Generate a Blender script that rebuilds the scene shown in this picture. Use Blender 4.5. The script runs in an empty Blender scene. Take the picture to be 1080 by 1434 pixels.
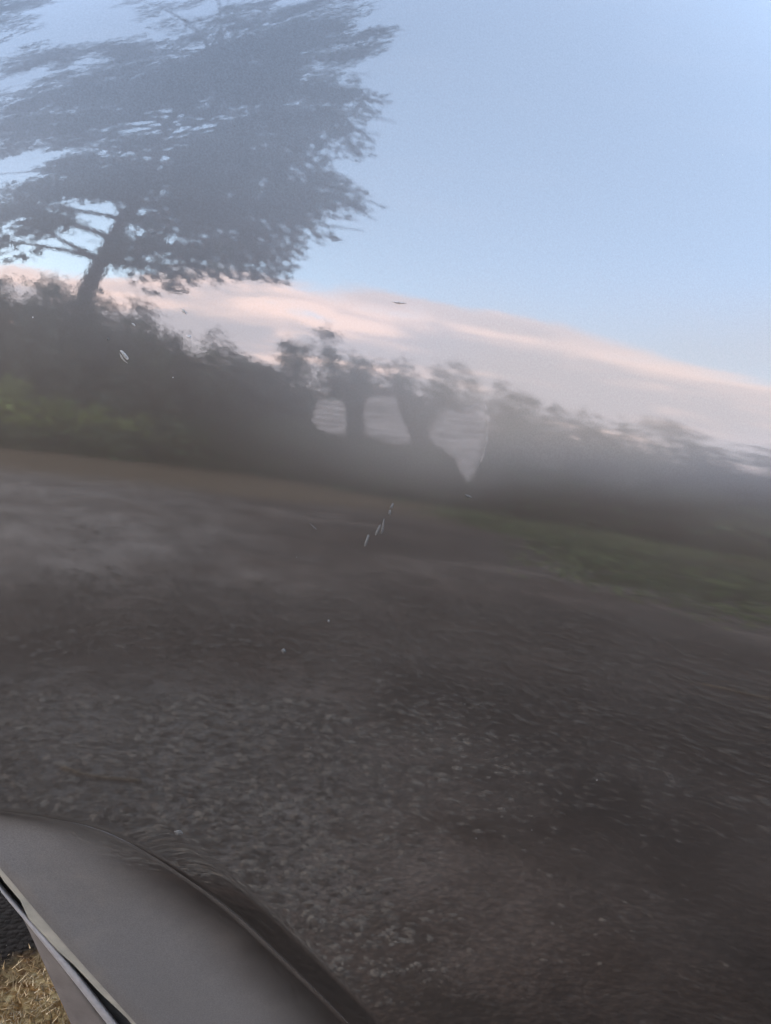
import bpy, math, random
import numpy as np
from mathutils import Matrix, Vector
R = math.radians
rng = np.random.default_rng(7)
random.seed(7)
sc = bpy.context.scene
col = sc.collection

# ------------------------------------------------------------------ camera
Z0 = 0.93                                     # height of the panel's middle above the ground
cam = bpy.data.cameras.new('camera')
cam.sensor_fit = 'HORIZONTAL'; cam.angle = R(50.0); cam.clip_start = 0.02; cam.clip_end = 2000
camo = bpy.data.objects.new('camera', cam); col.objects.link(camo)
rot = Matrix(((0.94976, -0.06083, -0.30701), (-0.29654, 0.13886, -0.94487), (0.10010, 0.98844, 0.11384)))
camo.matrix_world = Matrix.Translation((-0.15451, -0.47553, 0.96583)) @ rot.to_4x4()
sc.camera = camo

# ------------------------------------------------------------------ dusk sky with a low cloud bank
SUN_EL, SUN_AZ = R(5.0), R(235.0)
world = bpy.data.worlds.new('World'); sc.world = world; world.use_nodes = True
nt = world.node_tree; nt.nodes.clear()
def N(t, kind, **kw):
    n = t.nodes.new(kind)
    for k, v in kw.items(): setattr(n, k, v)
    return n
def L(t, a, b): t.links.new(a, b)
def math_node(t, op, a, b=None, c=None, clamp=False):
    n = N(t, 'ShaderNodeMath', operation=op, use_clamp=clamp)
    for i, v in enumerate((a, b, c)):
        if v is None: continue
        if isinstance(v, (int, float)): n.inputs[i].default_value = v
        else: L(t, v, n.inputs[i])
    return n.outputs[0]
def smooth(t, v, lo, hi):
    n = N(t, 'ShaderNodeMapRange', interpolation_type='SMOOTHSTEP')
    L(t, v, n.inputs['Value']); n.inputs['From Min'].default_value = lo; n.inputs['From Max'].default_value = hi
    return n.outputs[0]
def mixc(t, f, a, b, blend='MIX'):
    n = N(t, 'ShaderNodeMix', data_type='RGBA', blend_type=blend)
    for s, v in ((n.inputs[0], f), (n.inputs[6], a), (n.inputs[7], b)):
        if isinstance(v, (int, float)): s.default_value = v
        elif isinstance(v, tuple): s.default_value = (*v, 1)
        else: L(t, v, s)
    return n.outputs[2]
def noise(t, vec, scale, detail=4, rough=.55, dist=0.0):
    n = N(t, 'ShaderNodeTexNoise'); n.inputs['Scale'].default_value = scale; n.inputs['Detail'].default_value = detail
    n.inputs['Roughness'].default_value = rough; n.inputs['Distortion'].default_value = dist
    if vec is not None: L(t, vec, n.inputs['Vector'])
    return n.outputs[0]
def mapping(t, vec, scale=(1, 1, 1), rotation=(0, 0, 0), loc=(0, 0, 0)):
    n = N(t, 'ShaderNodeMapping'); L(t, vec, n.inputs['Vector'])
    n.inputs['Scale'].default_value = scale; n.inputs['Rotation'].default_value = rotation; n.inputs['Location'].default_value = loc
    return n.outputs[0]

sky = N(nt, 'ShaderNodeTexSky', sky_type='NISHITA', sun_disc=False)
sky.sun_elevation = SUN_EL; sky.sun_rotation = SUN_AZ; sky.air_density = 1.0; sky.dust_density = 0.6; sky.ozone_density = 1.5
tc = N(nt, 'ShaderNodeTexCoord')
sep = N(nt, 'ShaderNodeSeparateXYZ'); L(nt, tc.outputs['Generated'], sep.inputs[0])
el = math_node(nt, 'ARCSINE', sep.outputs[2])
cv = mapping(nt, tc.outputs['Generated'], (2.2, 2.2, 9.0))
n1 = noise(nt, cv, 1.6, 6, .55, .3)
n2 = noise(nt, mapping(nt, tc.outputs['Generated'], (3.2, 3.2, 26), loc=(3.1, 1.7, .4)), 1.5, 6, .6, .25)
wob = math_node(nt, 'MULTIPLY_ADD', n1, .24, -.12)
e2 = math_node(nt, 'ADD', math_node(nt, 'ADD', el, wob), math_node(nt, 'MULTIPLY', smooth(nt, sep.outputs[0], .07, -.12), .06))   # the bank sinks towards the left
bank = smooth(nt, e2, R(17.6), R(15.8))                  # the cloud bank lies along the horizon
fringe = smooth(nt, e2, R(13.0), R(15.8))                # its upper edge catches the last light
patch = math_node(nt, 'MULTIPLY', smooth(nt, n2, .47, .62), smooth(nt, noise(nt, mapping(nt, tc.outputs['Generated'], (4, 4, 8), loc=(7, 1, 2)), 1.6, 4, .6), .38, .6))
pink = math_node(nt, 'MAXIMUM', math_node(nt, 'MULTIPLY', fringe, math_node(nt, 'MULTIPLY_ADD', smooth(nt, n1, .35, .6), .7, .3)), math_node(nt, 'MULTIPLY', patch, .95))
cloudc = mixc(nt, pink, (7.0, 6.6, 7.1), (14.8, 11.0, 9.7))
wisps = math_node(nt, 'MULTIPLY', smooth(nt, noise(nt, mapping(nt, tc.outputs['Generated'], (2, 2, 7), loc=(9, 2, 5)), 1.7, 6, .6), .5, .8), .12)
lift = N(nt, 'ShaderNodeVectorMath', operation='MULTIPLY_ADD'); L(nt, sky.outputs[0], lift.inputs[0])
lift.inputs[1].default_value = (2.4, 2.2, 2.0); lift.inputs[2].default_value = (2.3, 3.0, 4.4)     # thin high haze brightens the whole dome
low = math_node(nt, 'MULTIPLY_ADD', math_node(nt, 'POWER', math_node(nt, 'SUBTRACT', 1.0, math_node(nt, 'ABSOLUTE', sep.outputs[2])), 2.0), 1.0, 1.04)
glow = N(nt, 'ShaderNodeVectorMath', operation='SCALE'); L(nt, lift.outputs[0], glow.inputs[0]); L(nt, low, glow.inputs['Scale'])
skyc = mixc(nt, wisps, glow.outputs[0], (7.5, 7.9, 9.4))
SKYMIX = mixc(nt, bank, skyc, cloudc)
bg = N(nt, 'ShaderNodeBackground'); bg.inputs['Strength'].default_value = 0.1
out = N(nt, 'ShaderNodeOutputWorld'); L(nt, SKYMIX, bg.inputs[0]); L(nt, bg.outputs[0], out.inputs[0])

# ------------------------------------------------------------------ last sunlight, very weak and soft
sun = bpy.data.lights.new('sun', 'SUN'); sun.energy = 0.25; sun.angle = R(14); sun.color = (1, .8, .66)
suno = bpy.data.objects.new('sun', sun); col.objects.link(suno)
sd = Vector((math.sin(SUN_AZ) * math.cos(SUN_EL), math.cos(SUN_AZ) * math.cos(SUN_EL), math.sin(SUN_EL)))
suno.rotation_euler = sd.to_track_quat('Z', 'Y').to_euler()

vs = sc.view_settings
vs.view_transform = 'Standard'; vs.look = 'None'; vs.gamma = 1; vs.use_curve_mapping = False; vs.exposure = 2.6

# ------------------------------------------------------------------ materials
def mat(name):
    m = bpy.data.materials.new(name); m.use_nodes = True
    t = m.node_tree; t.nodes.clear()
    o = N(t, 'ShaderNodeOutputMaterial'); b = N(t, 'ShaderNodeBsdfPrincipled'); L(t, b.outputs[0], o.inputs[0])
    c = N(t, 'ShaderNodeTexCoord').outputs['Object']
    return m, t, b, o, c
def bump(t, h, strength, dist):
    n = N(t, 'ShaderNodeBump'); n.inputs['Strength'].default_value = strength; n.inputs['Distance'].default_value = dist
    L(t, h, n.inputs['Height']); return n.outputs[0]
def ramp(t, f, stops):
    n = N(t, 'ShaderNodeValToRGB'); L(t, f, n.inputs[0]); e = n.color_ramp.elements
    while len(e) < len(stops): e.new(.5)
    for i, (p, c) in enumerate(stops): e[i].position = p; e[i].color = (*c, 1)
    return n.outputs[0]
def simple(name, c1, c2, scale, rough=.8, bs=.3, bd=.002, metallic=0., detail=5):
    m, t, b, o, c = mat(name)
    f = noise(t, c, scale, detail, .6)
    L(t, ramp(t, f, [(.32, c1), (.68, c2)]), b.inputs['Base Color'])
    b.inputs['Roughness'].default_value = rough; b.inputs['Metallic'].default_value = metallic
    if bs: L(t, bump(t, noise(t, c, scale * 3, 4), bs, bd), b.inputs['Normal'])
    return m

def paint_material(name='dark_metallic_paint', film=False):
    m, t, b, o, c = mat(name)
    peel = noise(t, c, 520, 2, .5)
    fine = noise(t, c, 1500, 2, .6)
    wave = noise(t, c, 34, 2, .5)
    h = math_node(t, 'ADD', math_node(t, 'MULTIPLY', peel, .55), math_node(t, 'MULTIPLY', fine, .16))
    h = math_node(t, 'ADD', h, math_node(t, 'MULTIPLY', wave, 1.0))
    nb = bump(t, h, 1.0, .000010)
    b.inputs['Base Color'].default_value = (.066, .057, .052, 1)
    b.inputs['Metallic'].default_value = 1.0
    b.inputs['Roughness'].default_value = .42
    b.inputs['Coat Weight'].default_value = 1.0; b.inputs['Coat IOR'].default_value = 1.95
    L(t, nb, b.inputs['Coat Normal'])
    flake = bump(t, noise(t, c, 2600, 1, .5), .35, .0001); L(t, flake, b.inputs['Normal'])
    # a film of road dust: thin all over, thicker in a drifting band across the right half
    sp = N(t, 'ShaderNodeSeparateXYZ'); L(t, c, sp.inputs[0])
    x, z = sp.outputs[0], sp.outputs[2]
    n_a = noise(t, mapping(t, c, (5, 5, 12)), 1.0, 4, .5)
    zz = math_node(t, 'ADD', math_node(t, 'MULTIPLY_ADD', x, -.10, z), math_node(t, 'MULTIPLY_ADD', n_a, -.05, .025))
    band = math_node(t, 'MULTIPLY', smooth(t, zz, Z0 - .03, Z0 + .035), smooth(t, zz, Z0 + .15, Z0 + .06))
    side = smooth(t, x, -.13, .08)
    n_b = noise(t, c, 900, 3, .7)
    dust = math_node(t, 'MULTIPLY', math_node(t, 'MULTIPLY', band, side), .31)
    thin = math_node(t, 'MULTIPLY', smooth(t, noise(t, mapping(t, c, (1, 1, .7)), 6, 5, .6), .42, .75), .018)
    f = math_node(t, 'MULTIPLY', math_node(t, 'ADD', dust, thin), math_node(t, 'MULTIPLY_ADD', n_b, .7, .65))
    ge = N(t, 'ShaderNodeNewGeometry'); gs = N(t, 'ShaderNodeSeparateXYZ'); L(t, ge.outputs['Normal'], gs.inputs[0])
    sky_haze = math_node(t, 'MULTIPLY', smooth(t, gs.outputs[2], -.02, .17), math_node(t, 'MULTIPLY_ADD', n_b, .28, .13))  # bluish sky haze painted over the paint where it faces upward
    f = math_node(t, 'ADD', math_node(t, 'ADD', f, .003), sky_haze)
    rg = math_node(t, 'MULTIPLY_ADD', f, .05, .004); L(t, rg, b.inputs['Coat Roughness'])
    d = N(t, 'ShaderNodeBsdfDiffuse'); L(t, mixc(t, math_node(t, 'MULTIPLY', math_node(t, 'SUBTRACT', 1.0, math_node(t, 'MULTIPLY', band, side)), smooth(t, gs.outputs[2], -.03, .08)), (.275, .255, .24), (.25, .30, .37)), d.inputs[0])
    ms = N(t, 'ShaderNodeMixShader'); L(t, f, ms.inputs[0]); L(t, b.outputs[0], ms.inputs[1]); L(t, d.outputs[0], ms.inputs[2])
    L(t, ms.outputs[0], o.inputs[0])
    if film:                                   # the flare: a matte stone-guard coat that thins out towards the panel
        at = N(t, 'ShaderNodeAttribute'); at.attribute_name = 'film'
        g = N(t, 'ShaderNodeBsdfPrincipled'); g.inputs['Roughness'].default_value = .62; g.inputs['Specular IOR Level'].default_value = .35
        sp_ = noise(t, c, 1100, 3, .7); bl = noise(t, c, 28, 4, .6)
        gc = mixc(t, smooth(t, sp_, .3, .7), (.063, .060, .060), (.093, .089, .089))
        gc = mixc(t, math_node(t, 'MULTIPLY', smooth(t, bl, .5, .75), .35), gc, (.115, .105, .096))
        L(t, gc, g.inputs['Base Color']); L(t, bump(t, sp_, .4, .0002), g.inputs['Normal'])
        k = smooth(t, math_node(t, 'MULTIPLY_ADD', bl, .12, at.outputs['Fac']), .06, .58)
        m2 = N(t, 'ShaderNodeMixShader'); L(t, k, m2.inputs[0]); L(t, ms.outputs[0], m2.inputs[1]); L(t, g.outputs[0], m2.inputs[2]); L(t, m2.outputs[0], o.inputs[0])
    return m
M = {}
M['flare'] = paint_material('stone_guard_over_paint', True)
M['paint'] = paint_material()
M['lip'] = simple('dusty_edge', (.13, .13, .115), (.20, .19, .165), 55, .8, .4, .0008)
M['slot'] = simple('black_sealer', (.012, .012, .012), (.03, .028, .027), 90, .7)
M['flange'] = simple('bare_metal_edge', (.30, .29, .30), (.38, .37, .38), 120, .38, .1, .0003, .5)
M['liner'] = simple('grey_liner', (.062, .053, .05), (.085, .075, .07), 45, .75)
M['chip_light'] = simple('bare_primer', (.034, .032, .031), (.062, .06, .058), 900, .7)
M['chip_bright'] = simple('bright_bare_chip', (.13, .126, .123), (.21, .205, .20), 900, .6)
M['chip_dark'] = simple('dark_grit', (.16, .155, .155), (.30, .29, .29), 700, .8)
M['rubber'] = simple('tyre_rubber', (.012, .012, .012), (.03, .028, .026), 40, .85)
M['alloy'] = simple('wheel_alloy', (.2, .2, .2), (.3, .3, .3), 20, .4, .1, .001, .8)
M['underbody'] = simple('underbody_coating', (.012, .011, .011), (.03, .028, .026), 9, .9)
M['bark'] = simple('bark', (.05, .042, .036), (.12, .10, .085), 9, .9, .8, .02)
M['twig'] = simple('dry_twig', (.18, .12, .07), (.30, .21, .13), 60, .9)

def leaf_material(name, c1, c2, scale):
    m, t, b, o, c = mat(name)
    f = noise(t, c, scale, 3, .6)
    ri = N(t, 'ShaderNodeNewGeometry').outputs['Random Per Island']
    v = math_node(t, 'MULTIPLY_ADD', math_node(t, 'POWER', ri, 2.0), 1.7, .45)
    sc_ = N(t, 'ShaderNodeVectorMath', operation='SCALE'); L(t, ramp(t, f, [(.35, c1), (.65, c2)]), sc_.inputs[0]); L(t, v, sc_.inputs['Scale'])
    L(t, sc_.outputs[0], b.inputs['Base Color'])
    b.inputs['Roughness'].default_value = .75
    return m
M['needle'] = leaf_material('dark_needles', (.020, .030, .018), (.045, .06, .035), 1.3)
M['shrub_dark'] = leaf_material('dark_leaves', (.025, .035, .022), (.12, .145, .065), 1.1)
M['shrub_green'] = leaf_material('green_leaves', (.19, .24, .05), (.40, .43, .11), 1.5)
M['shrub_grey'] = leaf_material('grey_green_leaves', (.04, .052, .04), (.20, .215, .15), 1.0)
M['grass'] = leaf_material('short_grass', (.085, .105, .035), (.17, .19, .07), 2.0)
M['dry_grass'] = leaf_material('dry_grass', (.30, .21, .10), (.48, .40, .27), 16)

def smear_material():
    m, t, b, o, c = mat('wiped_residue')
    b.inputs['Base Color'].default_value = (.275, .25, .24, 1); b.inputs['Roughness'].default_value = .55
    at = N(t, 'ShaderNodeAttribute'); at.attribute_name = 'cover'
    s1 = noise(t, mapping(t, c, (22, 22, 420), (0, R(8), 0)), 1.0, 4, .6)
    s2 = noise(t, mapping(t, c, (60, 60, 170), (0, R(8), 0)), 1.0, 3, .6)
    s = math_node(t, 'ADD', math_node(t, 'MULTIPLY', smooth(t, s1, .3, .72), .22), math_node(t, 'MULTIPLY', smooth(t, s2, .3, .7), .18))
    rag = math_node(t, 'MULTIPLY_ADD', noise(t, mapping(t, c, (120, 120, 260), (0, R(8), 0)), 1.0, 4, .65), 1.1, math_node(t, 'SUBTRACT', at.outputs['Fac'], .55))
    f = math_node(t, 'MULTIPLY', math_node(t, 'MULTIPLY_ADD', s, .7, .20), smooth(t, rag, .0, .9), clamp=True)
    tr = N(t, 'ShaderNodeBsdfTransparent'); ms = N(t, 'ShaderNodeMixShader')
    L(t, f, ms.inputs[0]); L(t, tr.outputs[0], ms.inputs[1]); L(t, b.outputs[0], ms.inputs[2]); L(t, ms.outputs[0], o.inputs[0])
    return m
M['smear'] = smear_material()

def ground_material():
    m, t, b, o, c = mat('gravel_and_dirt')
    big = noise(t, mapping(t, c, (.55, .8, 1)), 1.0, 6, .6)
    mid = noise(t, c, 5, 6, .65)
    fin = noise(t, c, 130, 5, .75)
    base = ramp(t, big, [(.36, (.095, .058, .040)), (.5, (.165, .105, .074)), (.64, (.30, .205, .152))])
    base = mixc(t, smooth(t, mid, .48, .7), base, (.10, .066, .044))
    base = mixc(t, math_node(t, 'MULTIPLY', smooth(t, fin, .5, .75), .7), base, (.30, .245, .20))
    vor = N(t, 'ShaderNodeTexVoronoi'); vor.inputs['Scale'].default_value = 85; L(t, c, vor.inputs['Vector'])
    base = mixc(t, math_node(t, 'MULTIPLY', smooth(t, vor.outputs['Distance'], .3, .7), .4), base, (.035, .03, .028))
    spp = N(t, 'ShaderNodeSeparateXYZ'); L(t, c, spp.inputs[0])
    wx = math_node(t, 'MULTIPLY_ADD', mid, .8, math_node(t, 'MULTIPLY_ADD', big, 2.0, math_node(t, 'SUBTRACT', spp.outputs[0], 1.4)))
    track = math_node(t, 'MULTIPLY', smooth(t, wx, .9, -.6), smooth(t, math_node(t, 'MULTIPLY_ADD', mid, .8, spp.outputs[1]), -1.2, -2.4))
    base = mixc(t, math_node(t, 'MULTIPLY', track, .9), base, mixc(t, fin, (.26, .19, .15), (.50, .39, .315)))      # worn pale wheel track
    wy = math_node(t, 'MULTIPLY_ADD', big, .8, math_node(t, 'MULTIPLY_ADD', spp.outputs[0], .25, spp.outputs[1]))
    near = math_node(t, 'MULTIPLY', smooth(t, math_node(t, 'MULTIPLY_ADD', mid, .5, spp.outputs[0]), .75, .25), math_node(t, 'MULTIPLY', smooth(t, math_node(t, 'MULTIPLY_ADD', mid, .6, spp.outputs[1]), -1.2, -.7), smooth(t, math_node(t, 'MULTIPLY_ADD', mid, .2, spp.outputs[1]), -.08, -.3)))
    base = mixc(t, math_node(t, 'MULTIPLY', near, .7), base, mixc(t, fin, (.20, .155, .125), (.46, .37, .30)))         # bare pale gravel by the wheel
    soil_shade = math_node(t, 'MULTIPLY', smooth(t, wy, -1.2, -.1), smooth(t, math_node(t, 'MULTIPLY_ADD', mid, .5, spp.outputs[0]), .5, 1.0))
    base = mixc(t, math_node(t, 'MULTIPLY', soil_shade, math_node(t, 'MULTIPLY_ADD', fin, -.5, .92)), base, (.03, .024, .02))                                      # darker soil close to the sill, the car's shade painted into it
    mot = noise(t, mapping(t, c, (1.3, .7, 1), loc=(4, 7, 0)), 2.6, 9, .68)
    spk = noise(t, c, 42, 6, .8)
    base = mixc(t, math_node(t, 'MULTIPLY', smooth(t, spk, .56, .68), .5), base, (.34, .27, .215)); base = mixc(t, math_node(t, 'MULTIPLY', smooth(t, spk, .44, .34), .6), base, (.035, .026, .02))
    mv = N(t, 'ShaderNodeVectorMath', operation='SCALE'); L(t, base, mv.inputs[0]); L(t, math_node(t, 'MULTIPLY_ADD', smooth(t, mot, .3, .7), .7, .65), mv.inputs['Scale'])
    base = mixc(t, math_node(t, 'MULTIPLY', smooth(t, noise(t, c, 1.3, 5, .6), .45, .7), .35), mv.outputs[0], (.15, .085, .055))
    # brown leaf litter along the verge, dry moss under the car
    sp = N(t, 'ShaderNodeSeparateXYZ'); L(t, c, sp.inputs[0])
    yv = math_node(t, 'MULTIPLY_ADD', big, 2.2, math_node(t, 'SUBTRACT', sp.outputs[1], 1.1))
    litter = math_node(t, 'MULTIPLY', smooth(t, yv, -5.0, -6.6), .95)
    base = mixc(t, litter, base, mixc(t, mid, (.24, .13, .07), (.30, .20, .11)))
    base = mixc(t, math_node(t, 'MULTIPLY', smooth(t, math_node(t, 'MULTIPLY_ADD', mid, .2, sp.outputs[1]), .02, .2), .75), base, (.022, .018, .015))   # shade under the car, painted into the soil colour
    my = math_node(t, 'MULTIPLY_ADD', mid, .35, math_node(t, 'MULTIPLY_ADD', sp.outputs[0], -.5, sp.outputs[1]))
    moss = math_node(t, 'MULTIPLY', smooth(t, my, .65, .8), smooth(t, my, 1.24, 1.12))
    base = mixc(t, smooth(t, my, 1.1, 1.2), base, (.005, .004, .003))  # deepest shade farther under the car, painted near black
    mcol = ramp(t, noise(t, c, 26, 5, .7), [(.3, (.05, .03, .015)), (.42, (.34, .19, .07)), (.58, (.56, .43, .22)), (.72, (.74, .66, .5))])
    base = mixc(t, moss, base, mcol)
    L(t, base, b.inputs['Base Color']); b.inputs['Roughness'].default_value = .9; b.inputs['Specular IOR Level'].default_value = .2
    hh = math_node(t, 'ADD', math_node(t, 'MULTIPLY', mid, .02), math_node(t, 'MULTIPLY', vor.outputs['Distance'], -.012))
    hh = math_node(t, 'ADD', hh, math_node(t, 'MULTIPLY', fin, .006))
    L(t, bump(t, hh, .6, 1.0), b.inputs['Normal'])
    return m
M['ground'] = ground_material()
def stone_material():
    m, t, b, o, c = mat('gravel_stone')
    f = noise(t, c, 14, 2, .5); g = noise(t, c, 90, 2, .5)
    base = ramp(t, f, [(.3, (.085, .06, .043)), (.5, (.13, .095, .07)), (.7, (.20, .148, .108))])
    L(t, mixc(t, smooth(t, g, .55, .7), base, (.32, .26, .21)), b.inputs['Base Color']); b.inputs['Roughness'].default_value = .85
    return m
M['stone'] = stone_material()

# ------------------------------------------------------------------ helpers
def link(o, parent=None):
    col.objects.link(o)
    if parent is not None: o.parent = parent
    return o
def mesh_obj(name, verts, faces, m, parent=None, smooth_shade=True):
    me = bpy.data.meshes.new(name)
    me.from_pydata([tuple(map(float, v)) for v in verts], [], [tuple(map(int, f)) for f in faces]); me.update()
    me.materials.append(m)
    if smooth_shade: me.polygons.foreach_set('use_smooth', [True] * len(me.polygons))
    return link(bpy.data.objects.new(name, me), parent)
def quads_obj(name, V, m, parent=None, k=4):
    """V: (n,k,3) array of separate polygons"""
    n = len(V); me = bpy.data.meshes.new(name)
    me.vertices.add(n * k); me.vertices.foreach_set('co', np.ascontiguousarray(V, dtype=np.float32).ravel())
    me.loops.add(n * k); me.loops.foreach_set('vertex_index', np.arange(n * k, dtype=np.int32))
    me.polygons.add(n); me.polygons.foreach_set('loop_start', np.arange(0, n * k, k, dtype=np.int32))
    me.polygons.foreach_set('loop_total', np.full(n, k, dtype=np.int32))
    me.update(); me.validate(); me.materials.append(m)
    return link(bpy.data.objects.new(name, me), parent)
def empty(name, loc=(0, 0, 0)):
    o = bpy.data.objects.new(name, None); o.location = loc; o.empty_display_size = .1; return link(o)
def tag(o, label=None, cat=None, group=None, kind=None):
    for k, v in (('label', label), ('category', cat), ('group', group), ('kind', kind)):
        if v: o[k] = v
    return o
def catmull(P, n):
    P = np.array(P, float); P = np.vstack([2 * P[0] - P[1], P, 2 * P[-1] - P[-2]]); o = []
    for i in range(1, len(P) - 2):
        t = np.linspace(0, 1, n, endpoint=False)[:, None]
        a, b, c, d = P[i - 1:i + 3]
        o.append(.5 * (2 * b + (c - a) * t + (2 * a - 5 * b + 4 * c - d) * t ** 2 + (3 * b - a - 3 * c + d) * t ** 3))
    o.append(P[-2][None]); return np.vstack(o)
def resample(P, n):
    s = np.r_[0, np.cumsum(np.linalg.norm(np.diff(P, axis=0), axis=1))]; u = np.linspace(0, s[-1], n)
    return np.stack([np.interp(u, s, P[:, i]) for i in range(P.shape[1])], 1)
def tube(path, rad, seg=8):
    path = np.array(path, float); n = len(path); rad = np.broadcast_to(rad, (n,))
    T = np.gradient(path, axis=0); T /= np.linalg.norm(T, axis=1)[:, None] + 1e-9
    up = np.array([.31, .17, .93]) if abs(T[0, 2]) < .8 else np.array([.9, .3, .1])
    A = np.cross(T, up); A /= np.linalg.norm(A, axis=1)[:, None]; B = np.cross(T, A)
    a = np.linspace(0, 2 * np.pi, seg, endpoint=False)
    V = path[:, None] + rad[:, None, None] * (np.cos(a)[None, :, None] * A[:, None] + np.sin(a)[None, :, None] * B[:, None])
    F = [(i * seg + j, i * seg + (j + 1) % seg, (i + 1) * seg + (j + 1) % seg, (i + 1) * seg + j) for i in range(n - 1) for j in range(seg)]
    F += [tuple(range(seg))[::-1], tuple((n - 1) * seg + j for j in range(seg))]
    return V.reshape(-1, 3), F
def join(parts):
    V, F, k = [], [], 0
    for v, f in parts:
        V.append(np.asarray(v)); F += [tuple(i + k for i in q) for q in f]; k += len(v)
    return np.vstack(V), F

# ------------------------------------------------------------------ the body panel's own shape: y as a function of x and z
Q = dict(a2=.000535, xx=.016192, xz=.113254, zz=.431998, xxz=.121067, xzz=.212771, zzz=.025165, xxx=-.233378, cs=.619351, c0=.218289, cm=.705229)
def _poly(x, z):
    q = Q
    f = q['a2'] * z + q['xx'] * x * x + q['xz'] * x * z + q['zz'] * z * z + q['xxz'] * x * x * z + q['xzz'] * x * z * z + q['zzz'] * z ** 3 + q['xxx'] * x ** 3
    fx = 2 * q['xx'] * x + q['xz'] * z + 2 * q['xxz'] * x * z + q['xzz'] * z * z + 3 * q['xxx'] * x * x
    fz = q['a2'] + q['xz'] * x + 2 * q['zz'] * z + q['xxz'] * x * x + 2 * q['xzz'] * x * z + 3 * q['zzz'] * z * z
    t = np.maximum(0, z - q['cs'] * x - q['c0'])
    f = f + q['cm'] * 10 * t ** 3; fx = fx - q['cs'] * q['cm'] * 30 * t * t; fz = fz + q['cm'] * 30 * t * t
    return f, fx, fz
def panel_y(x, z):
    x = np.asarray(x, float); z = np.asarray(z, float)
    xc = np.clip(x, -.33, .55)
    hi = np.minimum(.42, .36 + .45 * xc + .12); zc = np.clip(z, -.50, hi)
    f, fx, fz = _poly(xc, zc)
    return f + fx * (x - xc) + fz * (z - zc) + .10 * np.maximum(0, z - zc - .0) ** 2
def on_panel(x, z, h=0.): return np.stack([np.asarray(x, float), panel_y(x, z) - h, np.asarray(z, float) + Z0], -1)

# ------------------------------------------------------------------ the ground
xs = np.linspace(-1, 1, 61); gx = np.sign(xs) * (abs(xs) * 12 + abs(xs) ** 5 * 300)
GX, GY = np.meshgrid(gx, gx); GZ = .012 * np.sin(GX * 1.7 + .4) * np.cos(GY * 1.3) * np.exp(-(GX ** 2 + GY ** 2) / 120)
V = np.stack([GX, GY, GZ], -1).reshape(-1, 3); n = 61
F = [(i * n + j, i * n + j + 1, (i + 1) * n + j + 1, (i + 1) * n + j) for i in range(n - 1) for j in range(n - 1)]
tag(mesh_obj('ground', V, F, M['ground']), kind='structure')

def stones(cnt, xr, yr, smin, smax):
    base = np.array([(1, 0, 0), (0, 1, 0), (-1, 0, 0), (0, -1, 0), (0, 0, 1), (0, 0, -.6)], float)
    tri = np.array([(0, 1, 4), (1, 2, 4), (2, 3, 4), (3, 0, 4), (1, 0, 5), (2, 1, 5), (3, 2, 5), (0, 3, 5)])
    s = smin + (smax - smin) * rng.random(cnt) ** 3
    a = rng.random(cnt) * 6.283
    v = base[None] * (1 + .45 * (rng.random((cnt, 6, 3)) - .5)) * (s[:, None] * np.stack([1 + .5 * rng.random(cnt), np.ones(cnt), .35 + .3 * rng.random(cnt)], 1))[:, None]
    c, sn = np.cos(a)[:, None], np.sin(a)[:, None]
    v = np.stack([v[..., 0] * c - v[..., 1] * sn, v[..., 0] * sn + v[..., 1] * c, v[..., 2]], -1)
    y = yr[0] + (yr[1] - yr[0]) * rng.random(cnt) ** 1.5
    pos = np.stack([xr[0] + (xr[1] - xr[0]) * rng.random(cnt), y, np.full(cnt, .006)], -1)
    v += pos[:, None]
    return v[:, tri].reshape(-1, 3, 3)
S = np.concatenate([stones(52000, (-1.2, 3.0), (-.05, -2.4), .002, .011), stones(9000, (-3, 6), (-1.5, -7), .004, .016)])
tag(quads_obj('gravel', S, M['stone'], k=3), 'loose grey gravel strewn over the ground beside the car', 'gravel', kind='stuff')

m_, t_, b_, o_, c_ = mat('pale_stone'); g_ = noise(t_, c_, 60, 3, .6)
L(t_, ramp(t_, g_, [(.35, (.17, .125, .092)), (.65, (.40, .315, .24))]), b_.inputs['Base Color']); b_.inputs['Roughness'].default_value = .85
P_ = stones(7000, (-.45, .75), (-.12, -1.15), .003, .012); P_ = P_[np.repeat(rng.random(7000) > np.clip((P_[::8, 0, 0] - .25) / .5, 0, .95), 8)]
tag(quads_obj('pale_gravel', P_, m_, k=3), 'paler stony gravel close to the wheel arch', 'gravel', kind='stuff')
def blades(cx, cy, hgt, wid, lean=.5, z=0.):
    k = len(cx); a = rng.random(k) * 6.283; b = rng.random(k) * 6.283
    h = hgt * (.5 + .8 * rng.random(k)); ln = lean * h * rng.random(k)
    p = np.stack([cx, cy, np.full(k, z)], -1); w = np.stack([np.cos(a), np.sin(a), 0 * a], -1) * wid
    tip = p + np.stack([np.cos(b) * ln, np.sin(b) * ln, h], -1)
    return np.stack([p - w, p + w, tip], 1)
# the grass verge on the right and the thin turf along the hedge
k = 20000; t = rng.random(k); u = rng.random(k)
py = -2.4 - 6.3 * t ** .8; px = 2.35 + .16 * (-py - 3) + .18 * np.sin(py * 2.3) + (.3 + 4.6 * u) * u + rng.normal(0, .22, k)
GR = blades(px, py, .05, .012, .9)
tag(quads_obj('grass_verge', GR, M['grass'], k=3), 'short green grass verge reflected low on the right of the panel', 'grass', kind='stuff')
k = 9000; gx2 = -.6 + .8 * rng.random(k); gy2 = .60 + .30 * rng.random(k) + .5 * (gx2 + .25) * .6 + rng.normal(0, .03, k)
tag(quads_obj('dry_grass', blades(gx2, gy2, .009, .0011, 2.2), M['dry_grass'], k=3), 'flattened ochre dry grass seen below the panel edge', 'grass', kind='stuff')

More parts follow.
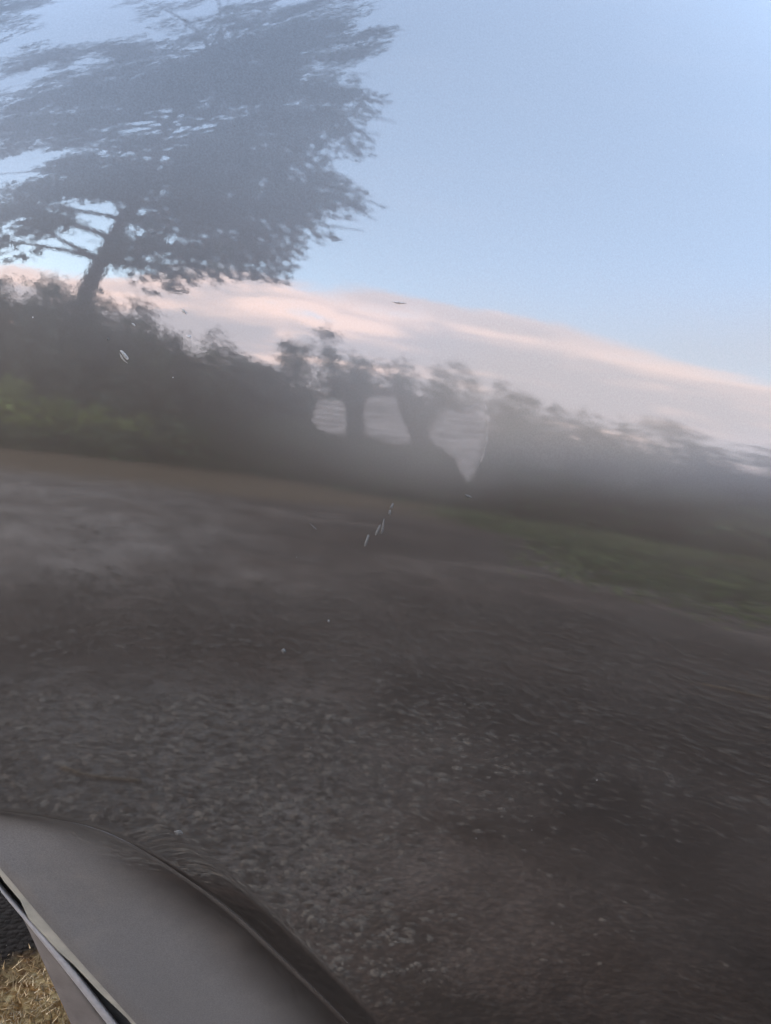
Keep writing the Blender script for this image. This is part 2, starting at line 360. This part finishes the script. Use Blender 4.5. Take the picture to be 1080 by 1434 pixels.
# ------------------------------------------------------------------ the car
car = tag(empty('car', (0, 0, 0)), 'dark grey metallic car, its glossy side panel mirroring dusk sky and tree', 'car')
def mir(p): return p
OUTER = [(-1.15, -.235), (-.75, -.215), (-.5, -.20), (-.35, -.2035), (-.28, -.2065), (-.2324, -.2113), (-.2096, -.2144), (-.1821, -.2204), (-.1491, -.2321), (-.1133, -.2583), (-.0629, -.3094), (-.0161, -.3647), (.0317, -.4249), (.0816, -.4947), (.115, -.56), (.13, -.66)]
LIP = dict(
    A=[(-.2302, -.2317), (-.2102, -.2617), (-.1901, -.2964), (-.1683, -.3348), (-.1452, -.3749), (-.1198, -.4202), (-.0898, -.4736)],
    B=[(-.2302, -.2358), (-.2102, -.2705), (-.189, -.317), (-.164, -.3573), (-.1258, -.4199), (-.0917, -.4767)],
    C=[(-.2302, -.2429), (-.2102, -.2813), (-.1871, -.3217), (-.1638, -.3629), (-.1374, -.4154), (-.1113, -.4687)],
    D=[(-.2301, -.247), (-.2102, -.2855), (-.1897, -.324), (-.1654, -.3706), (-.1427, -.4169), (-.1175, -.469)],
    E=[(-.2301, -.26), (-.2102, -.2941), (-.1984, -.3174), (-.1861, -.3559), (-.1693, -.4123), (-.1551, -.4591)])
left = dict(A=.0, B=-.006, C=-.011, D=-.015, E=-.028)
CUR = {}
for k_, pts in LIP.items():
    d = left[k_]
    pre = [(-1.15, -.262 + d), (-.75, -.240 + d), (-.5, -.224 + d), (-.36, -.222 + d), (-.29, -.2225 + d)]
    e = pts[-1]; post = [(e[0] + .028, e[1] - .065), (e[0] + .042, e[1] - .14), (e[0] + .045, e[1] - .245)]
    CUR[k_] = resample(catmull(pre + pts + post, 12), 160)
OUT = resample(catmull(OUTER, 12), 160)

# the painted panel: a curved sheet with the wheel opening cut out under the flare
tg = np.gradient(OUT, axis=0); tg /= np.linalg.norm(tg, axis=1)[:, None]
NRM = np.stack([-tg[:, 1], tg[:, 0]], 1)                     # away from the wheel opening
cut = OUT + NRM * .030
ux = np.r_[np.linspace(-1.15, -.34, 40)[:-1], np.linspace(-.34, .60, 200)[:-1], np.linspace(.60, 1.6, 40)]
uz = np.r_[np.linspace(-.66, -.52, 14)[:-1], np.linspace(-.52, .46, 210)[:-1], np.linspace(.46, .80, 24)]
PX, PZ = np.meshgrid(ux, uz)
PV = on_panel(PX, PZ)
def inside(x, z):
    if x > cut[-1, 0]: return False
    # left of / below the cut line
    i = np.argmin((cut[:, 0] - x) ** 2 + (cut[:, 1] - z) ** 2); i = min(max(i, 1), len(cut) - 2)
    t = cut[i + 1] - cut[i - 1]; return t[0] * (z - cut[i, 1]) - t[1] * (x - cut[i, 0]) < 0
low = PZ < -.19
ins = np.zeros(PX.shape, bool)
for i, j in zip(*np.where(low & (PX < .2))): ins[i, j] = inside(PX[i, j], PZ[i, j])
w_ = len(ux); F = []
for i in range(len(uz) - 1):
    for j in range(w_ - 1):
        if ins[i:i + 2, j:j + 2].all(): continue
        F.append((i * w_ + j, i * w_ + j + 1, (i + 1) * w_ + j + 1, (i + 1) * w_ + j))
panel = mesh_obj('body_panel', PV.reshape(-1, 3), F, M['paint'], car)
tag(panel, 'dark grey metallic paint with clear reflections and small chips')

# the panel's border rolls inwards along the opening
amp = np.interp(OUT[:, 0], [-.135, -.105, -.05, .2], [.0, .35, 1., 1.]); amp = amp * amp * (3 - 2 * amp)
WR = .019
rows = []
for s_ in (.085, .070, .058, .050, .045, .040, .034, .029, .0245, .0215, .0195, .0175, .0155, .013, .010, .0065, .003, .0):
    p = OUT + NRM * s_; t = max(0, WR + .002 - s_)
    dep = (.48 * t - .48 * .0016 * (1 - math.exp(-t / .0016))) if t else 0
    rows.append(on_panel(p[:, 0], p[:, 1], .0002 - dep * amp - float(np.interp(s_, [.05, .085], [0, .00035]))))
p = OUT - NRM * .001; rows.append(on_panel(p[:, 0], p[:, 1], -.0125 * amp - .0006))
G = np.array(rows); r_, c_ = G.shape[:2]
F = [(i * c_ + j, i * c_ + j + 1, (i + 1) * c_ + j + 1, (i + 1) * c_ + j) for i in range(r_ - 1) for j in range(c_ - 1)]
mesh_obj('rolled_edge', G.reshape(-1, 3), F, M['paint'], panel)
# the flare: starts deep behind the rolled edge, swells forward to a flat face, down to the lip
hA = np.interp(CUR['A'][:, 0], [-1.2, -.26, -.2102, -.179, -.1198, -.09], [-.008, -.009, -.010, -.016, -.022, -.023])
us = np.r_[0, .04, .08, .12, .17, .22, .28, .35, .43, .52, .64, .78, .9, 1]
rows = []
h0 = -.0092 * amp - .0001
q_ = OUT + NRM * .004; rows.append(on_panel(q_[:, 0], q_[:, 1], h0 - .004))
for u in us:
    p = OUT * (1 - u) + CUR['A'] * u
    gl = min(1, u / .85); gl = gl * gl * (3 - 2 * gl); g = amp * (1 - (1 - min(1, u / .55)) ** 2.5) + (1 - amp) * gl
    rows.append(on_panel(p[:, 0], p[:, 1], h0 * (1 - g) + np.minimum(hA, h0 - .004) * g))
hA = np.minimum(hA, h0 - .004)
for du, dy in ((.0012, .0012), (.0018, .003)):
    p = CUR['A'] * (1 - du / .01) + CUR['B'] * (du / .01); rows.append(on_panel(p[:, 0], p[:, 1], hA - dy))
G = np.array(rows); r_, c_ = G.shape[:2]
F = [(i * c_ + j, i * c_ + j + 1, (i + 1) * c_ + j + 1, (i + 1) * c_ + j) for i in range(r_ - 1) for j in range(c_ - 1)]
fl = mesh_obj('wheel_arch_flare', G.reshape(-1, 3), F, M['flare'], car)
fl.data.attributes.new('film', 'FLOAT', 'POINT').data.foreach_set('value', np.repeat(np.r_[0, us, 1, 1], c_).astype(np.float32))
tag(fl, 'matte mid grey flare around the wheel opening')
def ribbon(name, a, b, ha, hb, m, parent, bow=0.0, thick=.004):
    us = np.linspace(0, 1, 5); rows = []
    for u in us: rows.append(on_panel(*(a * (1 - u) + b * u).T, ha * (1 - u) + hb * u + bow * 4 * u * (1 - u)))
    for u in us[::-1]: rows.append(on_panel(*(a * (1 - u) + b * u).T, ha * (1 - u) + hb * u + bow * 4 * u * (1 - u) - thick))
    G = np.array(rows); r_, c_ = G.shape[:2]
    F = [(i * c_ + j, i * c_ + j + 1, ((i + 1) % r_) * c_ + j + 1, ((i + 1) % r_) * c_ + j) for i in range(r_) for j in range(c_ - 1)]
    return mesh_obj(name, G.reshape(-1, 3), F, m, parent)
jit = np.stack([np.interp(np.arange(160), np.arange(0, 160, 2), rng.normal(0, .0006, 80)), np.interp(np.arange(160), np.arange(0, 160, 2), rng.normal(0, .0006, 80))], 1)
ribbon('lip_edge', CUR['A'] * .97 + CUR['B'] * .03, CUR['B'] + jit, hA - .0015, hA - .004, M['lip'], fl)
ribbon('sealer_groove', CUR['B'] * .6 + CUR['A'] * .4, CUR['D'], hA - .009, hA - .012, M['slot'], fl)
ribbon('metal_flange', CUR['C'], CUR['D'], hA - .004, hA - .005, M['flange'], fl, .001)
ribbon('arch_liner', CUR['D'], CUR['E'], hA - .0065, hA - .014, M['liner'], fl, .0)
# underbody and wheel, mostly out of the picture
def box(x0, x1, y0, y1, z0, z1):
    v = [(x, y, z) for x in (x0, x1) for y in (y0, y1) for z in (z0, z1)]
    return np.array(v, float), [(0, 1, 3, 2), (4, 6, 7, 5), (0, 4, 5, 1), (2, 3, 7, 6), (0, 2, 6, 4), (1, 5, 7, 3)]
V, F = join([box(-.30, 1.55, 1.02, 1.70, .22, 1.0), box(.20, 1.55, .22, 1.02, .24, 1.0), box(-1.1, -.30, 1.22, 1.70, .24, 1.0), box(-1.1, .20, .25, 1.02, .74, 1.02)])
mesh_obj('underbody', V, F, M['underbody'], car, False)
a = np.linspace(0, 2 * np.pi, 48, endpoint=False)
def lathe(prof, cx, cz):
    V = np.array([[cx + r * math.cos(t), y, cz + r * math.sin(t)] for r, y in prof for t in a]); k = len(a)
    return V, [(i * k + j, i * k + (j + 1) % k, (i + 1) * k + (j + 1) % k, (i + 1) * k + j) for i in range(len(prof) - 1) for j in range(k)]
wh = bpy.data.objects.new('wheel', None); link(wh, car)
V, F = lathe([(.19, .13), (.20, .105), (.26, .10), (.295, .115), (.305, .14), (.305, .26), (.29, .29), (.2, .30)], -.62, .31)
mesh_obj('tyre', V, F, M['rubber'], wh)
V, F = lathe([(.02, .12), (.06, .125), (.08, .15), (.15, .16), (.17, .135), (.195, .125), (.195, .29)], -.62, .31)
mesh_obj('rim', V, F, M['alloy'], wh)

# ------------------------------------------------------------------ marks on the paint
def patch_mesh(name, poly, h, m, parent, rings=9, cover=None):
    P = np.array(poly, float); P = catmull(np.vstack([P, P[:1]]), 3)[:-1]; c = P.mean(0); P = c + (P - c) * 1.06; k = len(P)
    V, cov = [on_panel(c[0], c[1], h)], [1.]
    for r in range(1, rings + 1):
        f = r / rings; pts = c + (P - c) * f
        V += list(on_panel(pts[:, 0], pts[:, 1], h)); cov += [float(np.interp(f, [0, .5, .8, 1], [1, .95, .6, 0]))] * k
    F = [(0, 1 + (j + 1) % k, 1 + j) for j in range(k)]
    F += [(1 + r * k + j, 1 + r * k + (j + 1) % k, 1 + (r + 1) * k + (j + 1) % k, 1 + (r + 1) * k + j) for r in range(rings - 1) for j in range(k)]
    o = mesh_obj(name, np.array(V), F, m, parent)
    at = o.data.attributes.new('cover', 'FLOAT', 'POINT'); at.data.foreach_set('value', np.array(cov, dtype=np.float32))
    return o
SM = [
 [(-.0513, .0288), (-.051, .0351), (-.0477, .0416), (-.0419, .0439), (-.0324, .0432), (-.0301, .0371), (-.0287, .0268), (-.0295, .0216), (-.0378, .0217), (-.0467, .0243)],
 [(-.0216, .0401), (-.0203, .0453), (-.0161, .0482), (-.0072, .0487), (.0001, .0482), (.0035, .0404), (.008, .0323), (.0118, .0261), (.0115, .0201), (.0025, .0188), (-.009, .0209), (-.0183, .0243)],
 [(.0199, .029), (.0238, .0359), (.0264, .0427), (.0322, .0463), (.0395, .0444), (.0463, .0486), (.056, .0531), (.0596, .0459), (.0618, .035), (.0614, .0207), (.058, .0079), (.054, .0004), (.0464, .0035), (.0421, .0112), (.0328, .0183), (.0238, .0228)]]
for i, p in enumerate(SM):
    tag(patch_mesh('wiped_smear', p, .0004, M['smear'], panel), ['smallest pale smear at the left of three', 'middle pale smear of three', 'largest pale smear with a bright right rim'][i])
rim = catmull([(.0565, .0523), (.0598, .0437), (.0609, .0332), (.0599, .0197), (.0567, .0101)], 6)
wd = (.0013 * np.sin(np.linspace(.15, 2.9, len(rim))))[:, None]
tn = np.gradient(rim, axis=0); tn /= np.linalg.norm(tn, axis=1)[:, None]; nn = np.stack([tn[:, 1], -tn[:, 0]], 1)
patch_poly = np.vstack([rim + nn * wd * .5, (rim - nn * wd)[::-1]])
G = np.array([on_panel(*(rim + nn * wd * s).T, .0007) for s in (-1.4, -.5, .5)]); c_ = G.shape[1]
o = mesh_obj('smear_rim', G.reshape(-1, 3), [(i * c_ + j, i * c_ + j + 1, (i + 1) * c_ + j + 1, (i + 1) * c_ + j) for i in range(2) for j in range(c_ - 1)], M['smear'], panel)
o.data.attributes.new('cover', 'FLOAT', 'POINT').data.foreach_set('value', np.repeat(np.array([.1, .38, .1], dtype=np.float32), c_))
CH = {
 'c1': [(-.1593, .0571), (-.1575, .057), (-.1547, .0538), (-.1561, .0529)], 'c1b': [(-.1593, .056), (-.1577, .0535), (-.1549, .0508), (-.158, .0527)],
 'c2': [(-.1284, .0834), (-.1265, .0829), (-.126, .0814), (-.1275, .0816)], 'c3': [(-.154, .0723), (-.1525, .0721), (-.1517, .0707), (-.1532, .0709)],
 'c4': [(-.1659, .0632), (-.1648, .0622), (-.1655, .0614), (-.1663, .0624)], 'c5': [(-.1248, .0691), (-.1225, .0697), (-.122, .0679), (-.1239, .068)],
 's1': [(.0039, -.0155), (.0049, -.0163), (.0039, -.0194), (.0024, -.0187)], 's2': [(.0021, -.02), (.0035, -.0203), (.0034, -.0234), (.0019, -.0227)],
 's3': [(-.0009, -.0264), (-.0001, -.0254), (-.0, -.0338), (-.0017, -.0348)], 's4': [(-.0032, -.0296), (-.0019, -.0295), (-.0039, -.0363), (-.0053, -.0355)],
 's5': [(-.0098, -.0357), (-.0084, -.0365), (-.0099, -.0432), (-.0113, -.0429)], 's6': [(-.0466, -.0308), (-.0452, -.0316), (-.0415, -.0344), (-.0428, -.0345)],
 'd1': [(-.0080, .1037), (-.0048, .1043), (.002, .1042), (-.0028, .1032)], 'p1': [(-.0289, -.0904), (-.0276, -.0904), (-.0273, -.0922), (-.0287, -.0922)],
 'p2': [(-.0555, -.1102), (-.0539, -.1093), (-.0523, -.1115), (-.0544, -.1125)], 'p3': [(.0501, -.0071), (.053, -.0073), (.0561, -.0089), (.0523, -.0092)],
 'p4': [(-.1096, -.2336), (-.1057, -.2327), (-.1033, -.236), (-.1075, -.2374)]}
def flat_chip(name, poly, m, h=.0005):
    P = catmull(np.array(poly + poly[:1]), 4)[:-1]; k = len(P); c = P.mean(0)
    V = [on_panel(c[0], c[1], h)] + list(on_panel(*(c + (P - c) * .8).T, h)) + list(on_panel(*P.T, -.0003))
    F = [(0, 1 + (j + 1) % k, 1 + j) for j in range(k)] + [(1 + j, 1 + (j + 1) % k, 1 + k + (j + 1) % k, 1 + k + j) for j in range(k)]
    return mesh_obj(name, np.array(V), F, m, panel)
for k_, p in CH.items():
    dark = k_ in ('d1', 'c5')
    mm = M['chip_dark'] if dark else (M['chip_bright'] if k_ in ('c1', 'c1b', 'c2', 'c3') else M['chip_light'])
    flat_chip('dirt_speck' if dark else ('paint_scratch' if k_[0] == 's' else 'paint_chip'), p, mm)
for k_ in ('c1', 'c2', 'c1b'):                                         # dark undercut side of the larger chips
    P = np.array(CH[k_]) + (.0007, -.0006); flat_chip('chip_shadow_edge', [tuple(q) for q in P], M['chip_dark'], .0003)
for i in range(24):                                                   # tiny specks of grit
    x, z = rng.uniform(-.22, .36), rng.uniform(-.32, .26); s = rng.uniform(.0002, .0004)
    q = [(x + s * rng.uniform(.6, 1.5) * math.cos(b), z + s * rng.uniform(.6, 1.5) * math.sin(b)) for b in (0, 1.5, 3, 4.6)]
    flat_chip('grit_speck', q, M['chip_light'] if i % 3 else M['chip_dark'], .0003)

# ------------------------------------------------------------------ the big tree that the panel mirrors
def leaf_quads(C, D, ln, wd, up=.7):
    k = len(C); D = D / (np.linalg.norm(D, axis=1)[:, None] + 1e-9)
    rn = rng.normal(0, 1, (k, 3)) * (1, 1, .5); S_ = np.cross(D, rn); S_ /= np.linalg.norm(S_, axis=1)[:, None] + 1e-9
    l = (ln * (.6 + .8 * rng.random(k)))[:, None]; w = (wd * (.6 + .8 * rng.random(k)))[:, None]
    return np.stack([C - D * l * .5, C + S_ * w * .5, C + D * l * .5, C - S_ * w * .5], 1)
def big_tree(name, loc, label):
    root = tag(empty(name, loc), label, 'tree', 'tall evergreen trees')
    prof_z = [3.4, 4.2, 5.0, 6.2, 8, 10, 12, 14, 16, 18, 19.5]; prof_r = [2.0, 3.0, 3.6, 4.1, 4.7, 5.3, 5.7, 6.1, 6.2, 4.8, 1.5]
    tr = catmull([(-.55, 0, -.1), (-.42, 0, 1.5), (-.34, 0, 3.0), (.1, .05, 4.4), (.5, .1, 6.2), (.3, .1, 9), (.2, 0, 13), (.2, 0, 19)], 6)
    zt = tr[:, 2]; rad = np.interp(zt, [0, 3, 6, 10, 17], [.19, .13, .12, .10, .03])
    parts = [tube(tr, rad, 10)]; LC, LD = [], []
    z = 4.3
    while z < 19:
        for q in range(6):
            az = rng.random() * 6.283; r = np.interp(z, prof_z, prof_r) * rng.uniform(.70, 1.03) * (1 + .75 * max(0, math.cos(az - 2.45)) * min(1, max(0, (z - 9) / 4)) - .12 * max(0, math.cos(az - .5)) * min(1, max(0, (z - 10) / 3)))
            b = np.array([np.interp(z - .4, zt, tr[:, 0]), np.interp(z - .4, zt, tr[:, 1]), z - .4])
            fl_ = .58 + .42 * max(0, math.sin(az)) * min(1, max(0, (z - 9) / 3))     # shallower than it is wide
            d = np.array([math.cos(az), math.sin(az) * fl_, 0]); side = np.array([-d[1], d[0], 0])
            rise = rng.uniform(-.02, .34); tip = b + d * r + (0, 0, rise * r + .2)
            limb = catmull([b, b + d * r * .35 + (0, 0, rise * r * .55) + side * rng.normal(0, .12), b + d * r * .7 + (0, 0, rise * r * .9 + .12), tip], 5)
            parts.append(tube(limb, np.linspace(.065, .012, len(limb)), 5))
            for e in range(int(1.2 * r)):                      # rounded clumps of needles along the limb
                s = rng.uniform(.28, 1.0); i = s * (len(limb) - 1); c = limb[int(i)] + side * rng.normal(0, .55 * (1.15 - s * .6)) + (0, 0, rng.normal(0, .12))
                cr = rng.uniform(.34, .70); kk = int(58 * (cr / .45) ** 2)
                v = rng.normal(0, 1, (kk, 3)); v /= np.linalg.norm(v, axis=1)[:, None]
                LC.append(c + v * (cr * rng.random(kk) ** .45)[:, None] * (1, 1, .72)); LD.append(v + d * .5 + rng.normal(0, .5, (kk, 3)))
        z += rng.uniform(.40, .56)
    LC = np.vstack(LC); LD = np.vstack(LD)
    V, F = join(parts); mesh_obj('trunk', V, F, M['bark'], root)
    quads_obj('crown', leaf_quads(LC, LD, .20, .095), M['needle'], root)
    return root
t1 = big_tree('evergreen_tree', (-.8, -10.2, 0), 'tall spreading evergreen tree with bare lower trunk, mirrored at upper left')
def copy_tree(src, loc, rz, label, scale=1.0):
    r = src.copy(); link(r); r.location = loc; r.rotation_euler = (0, 0, rz); r.scale = (scale,) * 3; r['label'] = label
    for ch in src.children:
        c = ch.copy(); link(c); c.parent = r
    return r
copy_tree(t1, (-10.3, 5.6, 0), 2.1, 'evergreen tree behind the car, mirrored in the top left corner')

# ------------------------------------------------------------------ shrubs and far trees along the verge
def shrub(name, loc, w, d, h, nleaf, m, label, group, pointed=.0, leaf=.11):
    root = tag(empty(name, loc), label, 'shrub' if 'shrub' in name else 'tree', group)
    # upright stems carrying small sprays: an uneven crown, thin at the rim
    ns = 26; C, D, parts = [], [], []
    for i in range(ns):
        bx, by = rng.uniform(-.5, .5), rng.uniform(-.5, .5)
        top = h * (1 - .45 * (2 * abs(bx)) ** 2.2) * rng.uniform(.72, 1.06) if not pointed > .5 else h * (1 - 1.5 * abs(bx)) * rng.uniform(.85, 1.05)
        bend = rng.normal(0, .12, 2)
        p = catmull([(bx * w * .12, by * d * .12, -.04), (bx * w * .85, by * d * .85, top * .5), (bx * w + bend[0], by * d + bend[1], top)], 5)
        parts.append(tube(p, np.linspace(.022, .006, len(p)), 4))
        k = nleaf // ns; f = rng.random(k) ** .75; q = p[np.minimum((f * (len(p) - 1)).astype(int), len(p) - 1)]
        sp = (.13 * w * (1.25 - f))[:, None]
        C.append(q + rng.normal(0, 1, (k, 3)) * sp * (1, 1, .8)); D.append(rng.normal(0, 1, (k, 3)) + (0, 0, .5))
    C = np.vstack(C); D = np.vstack(D); C[:, 2] = np.maximum(C[:, 2], .04)
    quads_obj('foliage', leaf_quads(C, D, leaf, leaf * .55), m, root)
    V, F = join(parts); mesh_obj('stem', V, F, M['bark'], root)
    return root
ORD = ['first', 'second', 'third', 'fourth', 'fifth', 'sixth', 'seventh', 'eighth', 'ninth', 'tenth', 'eleventh', 'twelfth', 'thirteenth', 'fourteenth']
front = [(-4.6, .38), (-3.3, .34), (-2.1, .4), (-.9, .5), (.3, .95), (1.4, 1.25), (2.5, 1.1), (3.7, 1.3), (4.9, 1.15), (6.1, 1.3), (7.4, 1.2), (8.8, 1.3)]
for i, (x, h) in enumerate(front):
    shrub('low_shrub', (x, (-8.6 if x < 0 else -9.0) + 1.9 * min(1, max(0, (x - 1.2) / 2.6)) + rng.uniform(-.2, .2), 0), 2.0, 1.2, h, 7000, M['shrub_dark'], 'low dark shrub, %s from the left along the mirrored hedge foot' % ORD[i], 'low shrubs along the verge', leaf=.07)
mid = [(-5.2, 3.7, 'd'), (-3.7, 3.5, 'g'), (-2.3, 3.4, 'd'), (-1.0, 3.15, 'g'), (.3, 2.75, 'd'), (1.5, 2.4, 'g'), (2.8, 2.2, 'd'), (4.3, 2.2, 'g'), (6.0, 2.3, 'd'), (8.0, 2.2, 'g'), (10.2, 2.3, 'd')]
for i, x in enumerate((-4.4, -3.2, -2.0, -.8)):
    shrub('bright_shrub', (x, -8.95, 0), 1.8, .8, (1.5, 1.3, 1.2, .95)[i], 6000, M['shrub_green'], 'bright yellow-green shrub, %s from the left before the dark bank' % ORD[i], 'bright shrubs before the bank', leaf=.07)
for i, (x, h, c) in enumerate(mid):
    m = {'g': M['shrub_grey'], 'G': M['shrub_green'], 'd': M['shrub_dark']}[c]
    shrub('tall_shrub', (x, (-9.75 if x < 2 else -11.0) + rng.uniform(-.2, .2), 0), 2.7 if x < 2 else 3.0, 1.2 if x < 2 else 1.8, h, 15000 if x < 2 else 9000, m, '%s shrub, %s from the left behind the low mirrored shrubs' % ({'g': 'grey-green', 'G': 'bright green', 'd': 'dark green'}[c], ORD[i]), 'tall shrubs behind the verge', leaf=.085)
back = [(-6.2, 5.0, 3.0, .2), (-4.0, 4.9, 2.8, .2), (-2.0, 4.6, 2.6, .2), (-.2, 4.0, 2.6, .3), (1.5, 3.3, 2.6, .3), (3.1, 4.1, 2.2, .3), (4.6, 3.9, 2.6, .3), (6.1, 4.2, 2.2, .3), (7.7, 4.0, 2.6, .3), (9.4, 3.8, 2.8, .3), (11.4, 3.3, 3.0, .3), (13.6, 3.1, 3.2, .3)]
for i, (x, h, w, pt) in enumerate(back):
    shrub('background_tree', (x, -13.6 + rng.uniform(-.4, .4), 0), w * 1.25, 2.4, h, 10000, M['shrub_dark'] if i % 2 else M['shrub_grey'], 'hazy green tree, %s from the left on the mirrored skyline' % ORD[i], 'trees on the skyline', pointed=pt, leaf=.10)

# ------------------------------------------------------------------ bits lying on the gravel
def twig(pts, rad, label):
    V, F = tube(catmull(pts, 4), rad, 6); tag(mesh_obj('twig', V, F, M['twig']), label, 'twig', 'twigs on the gravel')
twig([(-.28, -.78, .012), (-.22, -.74, .016), (-.13, -.72, .012)], .004, 'thin brown twig on the gravel nearest the wheel arch')
twig([(1.35, -1.5, .012), (1.5, -1.42, .016), (1.62, -1.4, .011)], .004, 'thin brown twig on the gravel farther right')
